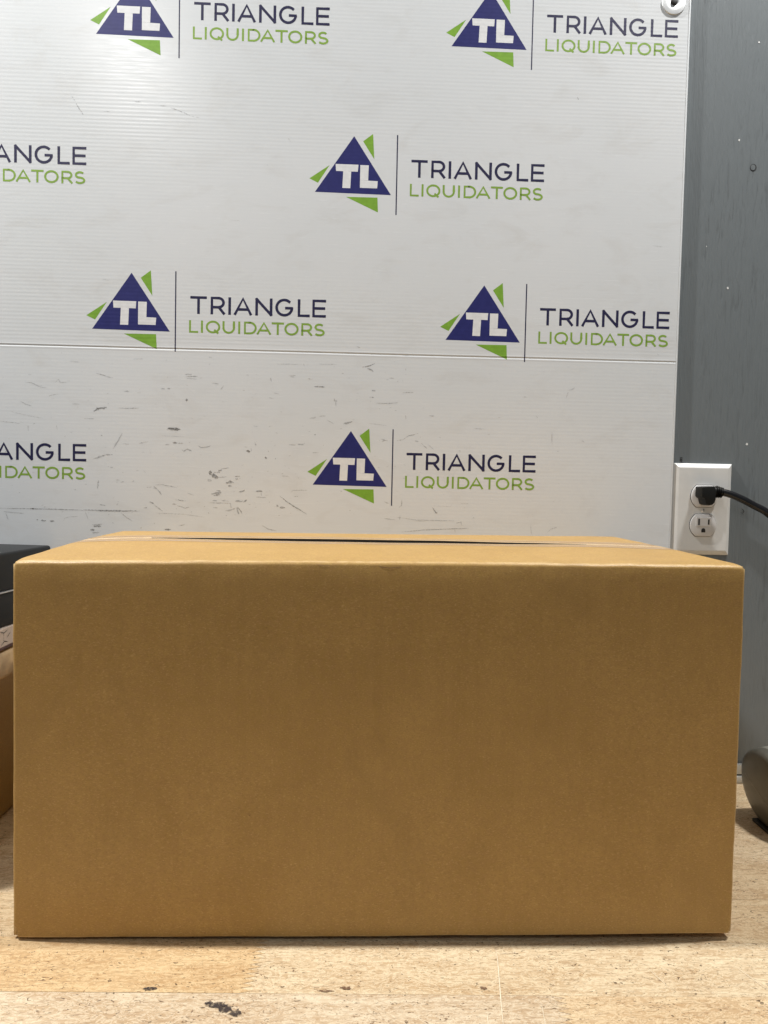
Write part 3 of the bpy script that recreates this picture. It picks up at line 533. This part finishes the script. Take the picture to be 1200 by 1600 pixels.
# power cord
pc = empty('power_cord', (.43, -.02, .38))
tag(pc, 'black power cord with right-angle plug pushed into the upper outlet socket', 'cord')
def relp(o): adopt(o, pc); return o
out = [(.4212, .3886), (.4290, .3894), (.4360, .3897), (.4382, .3886), (.4392, .3800), (.4392, .3735), (.4380, .3692), (.4352, .3664), (.4310, .3655), (.4290, .3656), (.4268, .3672), (.4256, .3702), (.4250, .3740), (.4224, .3752), (.4211, .3772)]
relp(prism('plug_body', out, -.0285, -.0094, RUBBER, None, .0012, True, 2))
relp(tube('grip_cap', [(.4310, -.0185, .3828), (.4375, -.0190, .3829), (.4420, -.0195, .3829)], .006, RUBBER, None, 20, rads=[.0064, .0070, .0066]))
for i in range(4):
    x = .4418+i*.0026; r = .0080-.00040*i
    relp(tube('strain_ring', [(x, -.0197, .3830-.00035*i), (x+.0009, -.0197, .3829-.00035*i), (x+.0017, -.0198, .3827-.00035*i)], r, RUBBER, None, 20, rads=[r*.86, r, r*.86], sub=2))
relp(tube('cord', [(.4400, -.0195, .3829), (.4520, -.0205, .3822), (.4610, -.0225, .3798), (.4740, -.0260, .3742), (.4880, -.0300, .3664), (.5040, -.0350, .3566), (.5260, -.0420, .3330), (.5560, -.0520, .2800), (.5780, -.0600, .1800), (.5900, -.0700, .0600), (.6000, -.0850, .0049), (.6500, -.1200, .0049)], .00465, CORDM, None, 20))

# ------------------------------------------------------------ the big cardboard box
carton = empty('cardboard_box', (.011, -.19, 0))
tag(carton, 'large plain brown cardboard box with taped top standing on the worktop', 'box')
BYF = -.3421
FL = {(0, 0): Vector((-.2938, .0030)), (1, 0): Vector((.3160, .0062)), (0, 1): Vector((-.2936, .3175)), (1, 1): Vector((.3152, .3236))}
def fp(u, w):
    a = FL[0, 0].lerp(FL[1, 0], u); b = FL[0, 1].lerp(FL[1, 1], u); p = a.lerp(b, w)
    p.y += .0012*math.sin(math.pi*u)*w-.0006*math.sin(math.pi*u)*(1-w)
    return p
def sp(n, dense=6, r=.0035, L=.6):
    a = [r/L*i/dense for i in range(dense+1)]
    a += [.012, .02, .03]; mid = [.04+(.92)*i/n for i in range(n+1)]
    return sorted(set([round(x, 6) for x in a+mid+[1-x for x in a]]))
Rr = .0030
def front_pt(u, w):
    p = fp(u, w); Wd, Hd = .609, .316
    dl, dr, dt = u*Wd, (1-u)*Wd, (1-w)*Hd
    rx = max(0, Rr-min(dl, dr)); rz = max(0, Rr-dt); rho = min(Rr, math.hypot(rx, rz)); y = Rr-math.sqrt(max(0, Rr*Rr-rho*rho))
    y += .0021*math.exp(-dt/.0105)                                  # the scored fold leans the panel back under the top edge
    y += .0003*math.exp(-min(dl, dr)/.006)
    y -= .0016*math.sin(math.pi*u)*math.sin(math.pi*w)               # slight belly
    y += .0007*noise.noise(Vector((u*6, w*4, 1)))+.00018*noise.noise(Vector((u*60, w*30, 5)))
    x, z = p.x, p.y
    z += (.0007*noise.noise(Vector((u*22, 4, 0)))+.0003*noise.noise(Vector((u*90, 4, 0))))*math.exp(-dt/.004)
    z += .0007*noise.noise(Vector((u*9, 9, 0)))*math.exp(-w*Hd/.004)
    hw = w*Hd
    if dl < .02 and hw < .009: x += .0030*(1-dl/.02)*(1 if hw < .007 else .5)
    if dr < .012 and hw < .005: x -= .0016*(1-dr/.012)
    x += (.0007*noise.noise(Vector((w*7, 3, round(u))))+.0003*noise.noise(Vector((w*40, 3, round(u)))))*math.exp(-min(dl, dr)/.01)
    if dt < .006: dc = min(dl, dr); y += .0012*math.exp(-dc/.003)*math.exp(-dt/.003); z -= .0012*math.exp(-dc/.0035)*math.exp(-dt/.003)
    return (x, BYF+y, z)
def relc(o): adopt(o, carton); return o
us = sp(110, L=.609); ws = sorted(set([0, .003, .007, .012, .016, .022, .03, .034, .036, .044, .046, .05]+[.05+.9*i/70 for i in range(71)]+[1-x for x in [.0, .0016, .0032, .0048, .0064, .008, .0095, .012, .016, .02, .026, .034, .042]]))
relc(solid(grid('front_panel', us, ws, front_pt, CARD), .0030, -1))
TC = {(0, 0): Vector((-.2936, BYF, .3175)), (1, 0): Vector((.3152, BYF, .3236)), (0, 1): Vector((-.2985, -.0370, .3205)), (1, 1): Vector((.3068, -.0370, .3247))}
def top_pt(u, v, lower=0.0):
    a = TC[0, 0].lerp(TC[1, 0], u); b = TC[0, 1].lerp(TC[1, 1], u); p = a.lerp(b, v)
    p.z += .0012*math.sin(math.pi*u)*(1-v)
    Wd = .607; de = min(u, 1-u)*Wd
    tent = (1-abs(2*v-1))**(.85-.3*math.exp(-de/.05))
    g = (.0066-.0042*u*u)
    p.z += tent*g*(.40+.60*(1-math.exp(-de/.028)))
    p.z -= lower*tent**4*math.sin(math.pi*min(1, max(0, (u-.08)/.8)))
    rx = max(0, Rr-de); p.z -= (Rr-math.sqrt(max(0, Rr*Rr-rx*rx)))
    dv = (1-v)*.305; rz = max(0, Rr-dv); p.z -= (Rr-math.sqrt(max(0, Rr*Rr-rz*rz)))
    p.z += .0007*noise.noise(Vector((u*22, 4, 0)))*math.exp(-(v*.305)/.02)+.0004*noise.noise(Vector((u*9, v*7, 3)))
    p.x += .0008*noise.noise(Vector((v*9, 2, u)))*math.exp(-de/.02)*min(1, v*8)
    return p
v0 = Rr/.305+.004
vf = [v0+(.4925-v0)*i/26 for i in range(27)]; vb = [.506+(.994-.506)*i/24 for i in range(25)]+[.9965, .998, .999, 1.0]
def ftop(u, v):
    p = top_pt(u, v, .0028)
    if v <= v0+1e-9: p.y += 0
    return p
# the first strip joins the fold of the front panel exactly
def ftop2(u, v):
    if v < v0+1e-9:
        q = Vector(front_pt(u, 1.0)); return q
    p = ftop(u, v)
    if v < v0+.04:
        t = (v-v0)/.04; q = Vector(front_pt(u, 1.0)); base = ftop(u, v0); k = (1-t)**2; p = p+(q-base)*k
    return p
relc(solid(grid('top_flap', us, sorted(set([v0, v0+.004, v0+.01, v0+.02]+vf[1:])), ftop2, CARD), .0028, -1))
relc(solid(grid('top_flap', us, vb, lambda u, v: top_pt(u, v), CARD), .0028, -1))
def flute_shade(u, s):
    p = top_pt(u, .506); return (p.x, p.y-.0004, p.z-.0002-.0027*s)
relc(grid('flute_edge_shade', [.12+.74*i/60 for i in range(61)], [0, 1], flute_shade, DARK))  # dark strip paints the shade of the seam gap over the open flutes
tapeu = [i/90 for i in range(91)]
def tape_pt(u, v):
    uu = .002+u*.996; f = top_pt(uu, v, .0028 if v < .4925 else 0)
    if .492 < v < .5065:
        a = top_pt(uu, .4925, .0028); b = top_pt(uu, .506); f = a.lerp(b, (v-.4925)/.0135); f.z -= .0004
    f.z += .00035; return f
relc(grid('seam_tape', tapeu, [.412, .43, .45, .47, .485, .4925], tape_pt, TAPE)); relc(grid('seam_tape', tapeu, [.506, .515, .53, .55, .57, .588], tape_pt, TAPE))
tl = grid('tape_edge', tapeu, [.4085, .4135], lambda u, v: tape_pt(u, v)+Vector((0, 0, .00015)), SILVER); relc(tl); tl.data.materials[0] = mat_plain('tape_edge_reflection', (.44, .41, .46), .3)  # lavender strips paint the reflection along the clear tape's edges
tl2 = grid('tape_edge', tapeu, [.584, .5905], lambda u, v: tape_pt(u, v)+Vector((0, 0, .00015)), tl.data.materials[0]); relc(tl2)
def side(name, right):
    x = 1 if right else 0
    def fn(s, w):
        a = Vector((*FL[x, 0],)); b = FL[x, 1]
        y = BYF+Rr+(.305-2*Rr)*s; bot = Vector((FL[x, 0].x, y, FL[x, 0].y)); tp = top_pt(x, Rr/.305+(1-2*Rr/.305)*s)
        bot.x += (TC[x, 1].x-TC[x, 0].x)*s; bot.z = .0015+(FL[x, 0].y-.0015)*(1-s)
        p = bot.lerp(Vector((tp.x, y, tp.z)), w); p.x += (1 if right else -1)*.0015*math.sin(math.pi*s)*math.sin(math.pi*w); return p
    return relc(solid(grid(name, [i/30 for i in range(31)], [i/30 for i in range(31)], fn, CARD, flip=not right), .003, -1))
side('side_panel', False); side('side_panel', True)
def back(u, w):
    a = TC[0, 1].lerp(TC[1, 1], u); return (a.x, -.037, .0015+(a.z-Rr-.0015)*w)
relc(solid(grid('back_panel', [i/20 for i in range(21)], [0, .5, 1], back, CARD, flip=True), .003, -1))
def bott(s0, s1):
    def fn(u, s):
        a = FL[0, 0].lerp(FL[1, 0], .004+.992*u); y = BYF+.0034+(.298)*s
        z = (a.y-.0003)*(1-min(1, s*8))+.0009
        return (a.x, y, z+.0028)
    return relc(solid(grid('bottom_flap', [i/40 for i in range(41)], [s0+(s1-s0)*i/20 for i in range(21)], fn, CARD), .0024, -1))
bott(0, .495); bott(.505, 1)
def on_front(x, z):
    u = (x-FL[0, 0].x)/(.609); w = (z-.0046)/.316; q = front_pt(min(max(u, 0), 1), min(max(w, 0), 1)); return (x, q[1]-.00035, z)
def fmark(name, pts, w, seed):
    vs, fs = ribbon(pts, w, 0, .3, seed); return relc(mesh(name, [on_front(v[0], v[2]) for v in vs], fs, MARK))
fmark('crease_mark', [(.0030, .3196), (.0080, .3176), (.0140, .3168), (.0205, .3174), (.0270, .3192)], .0007, 1)
fmark('crease_mark', [(-.047, .3192), (-.040, .3178), (-.034, .3180)], .0005, 2)
fmark('speck_mark', [(-.0990, .1080), (-.0975, .1076)], .0012, 3)
fmark('speck_mark', [(-.0868, .2660), (-.0856, .2658)], .0009, 4)

# ------------------------------------------------------------ stack at the left edge
lc = empty('side_carton', (-.58, -.15, 0)); tag(lc, 'old brown carton with glossy taped corner at the bottom of the left stack', 'box')
bm = bmesh.new(); box_bm(bm, -.76, -.4055, -.272, -.030, .0006, .1905, .007, 4)
bmesh.ops.subdivide_edges(bm, edges=bm.edges[:], cuts=3, use_grid_fill=True)
for v in bm.verts: v.co += Vector((noise.noise(v.co*12), noise.noise(v.co*12+Vector((5, 0, 0))), 0))*.0014
adopt(frombm('carton_body', bm, CARD2, None, True), lc)
bm = bmesh.new(); box_bm(bm, -.70, -.4042, -.20, -.05, .155, .1917, .008, 4)
for v in bm.verts: v.co.x += noise.noise(v.co*40)*.0008
adopt(frombm('corner_tape', bm, TORN, None, True), lc)
pb = empty('printed_box', (-.58, -.15, .1925)); tag(pb, 'flat pale printed carton between the brown carton and the black case', 'box')
bm = bmesh.new(); box_bm(bm, -.75, -.4045, -.268, -.030, .1945, .2155, .001); adopt(frombm('carton_body', bm, CREAM, None), pb)
bm = bmesh.new(); box_bm(bm, -.752, -.4030, -.270, -.028, .1920, .1948, .0008); adopt(frombm('dark_edge_strip', bm, mat_plain('maroon_strip', (.055, .018, .016), .4), None), pb)  # thin dark maroon strip along the bottom of the pale carton
def side_marks(parts): return [([(-.4041, v[0], v[2]) for v in vs], fs) for vs, fs in parts]
o = joined('printed_symbols', side_marks([ribbon([(-.128, .2130), (-.119, .2105), (-.110, .2125)], .0008, 0), ribbon([(-.126, .1975), (-.118, .2010), (-.110, .1990)], .0008, 0)]+[ribbon([(-.1205, z), (-.1190, z)], .0011, 0) for z in (.2000, .2025, .2050, .2075, .2095)]+[ribbon([(-.136, .200), (-.133, .205), (-.134, .212)], .0009, 0), ribbon([(-.112, .204), (-.104, .2085)], .0008, 0)]), HOLE, None); adopt(o, pb)
bc = empty('black_case', (-.393, -.018, .2165)); bc.rotation_euler.z = math.radians(-7)
tag(bc, 'black plastic case with thin silver line on top of the left stack', 'case')
bm = bmesh.new(); box_bm(bm, -.40, 0, -.25, 0, .0400, .0832, .0035, 3); frombm('case_lid', bm, BLACKP, bc, True)
bm = bmesh.new(); box_bm(bm, -.398, -.002, -.248, -.002, 0, .0385, .002, 2); frombm('case_base', bm, BLACKP, bc, True)
bm = bmesh.new(); box_bm(bm, -.4008, .0008, -.2508, .0, .0382, .0398, .0003, 1); frombm('silver_trim_line', bm, SILVER, bc)
mesh('lid_lettering', [(-.0600, -.035, .0834), (-.0720, -.035, .0834), (-.0720, -.0375, .0834), (-.0600, -.0375, .0834), (-.0640, -.046, .0834), (-.0720, -.046, .0834), (-.0720, -.0485, .0834), (-.0640, -.0485, .0834)], [(0, 1, 2, 3), (4, 5, 6, 7)], PAINT, bc)

# ------------------------------------------------------------ rounded dark device at the right edge
dv = empty('round_device', (.4560, -.135, 0)); tag(dv, 'dark olive rounded plastic device cut off at the right edge behind the carton', 'device')
n_ = Vector((-.985, -.06, -.13)).normalized(); zq = n_.to_track_quat('Z', 'Y').to_matrix().to_4x4()
mtx = Matrix.Translation((.0, .0, .0452)) @ zq
lathe('device_shell', [(0, .0060), (.012, .0058), (.024, .0050), (.034, .0036), (.040, .0022), (.0430, .0004), (.0444, -.0025), (.0448, -.006), (.0448, -.010)], OLIVE, dv, 64, mtx)
lathe('device_back', [(.0440, -.0095), (.0452, -.0105), (.0454, -.020), (.0450, -.034), (.0425, -.042), (.036, -.047), (0, -.049)], mat_plain('olive_grey_plastic', (.24, .24, .21), .4), dv, 64, mtx)
def face_pt(x, y):
    r = math.hypot(x, y); pr = [(0, .0060), (.012, .0058), (.024, .0050), (.034, .0036), (.040, .0022), (.0430, .0004)]
    for (r0, h0), (r1, h1) in zip(pr, pr[1:]):
        if r <= r1: h = h0+(h1-h0)*(r-r0)/(r1-r0); break
    else: h = 0
    return mtx @ Vector((x, y, h+.0003))
ex, ey = mtx.to_3x3().inverted() @ Vector((0, 0, 1)), mtx.to_3x3().inverted() @ Vector((0, -1, 0))
V = []; F = []
for i in range(25):
    t = i/24; a = .009-.033*t+.002*math.sin(t*3); b = -.028+.060*t
    for d in (-.0004, .0004):
        q = Vector((ex.x, ex.y))*(a+d)+Vector((ey.x, ey.y))*b; V.append(face_pt(q.x, q.y))
    if i: F.append((2*i-2, 2*i-1, 2*i+1, 2*i))
mesh('seam_line', V, F, mat_plain('seam_highlight', (.22, .21, .18), .4), dv)
bm = bmesh.new(); box_bm(bm, -.002, .044, -.018, .018, .0004, .0045, .001); frombm('rubber_foot', bm, RUBBER, dv)
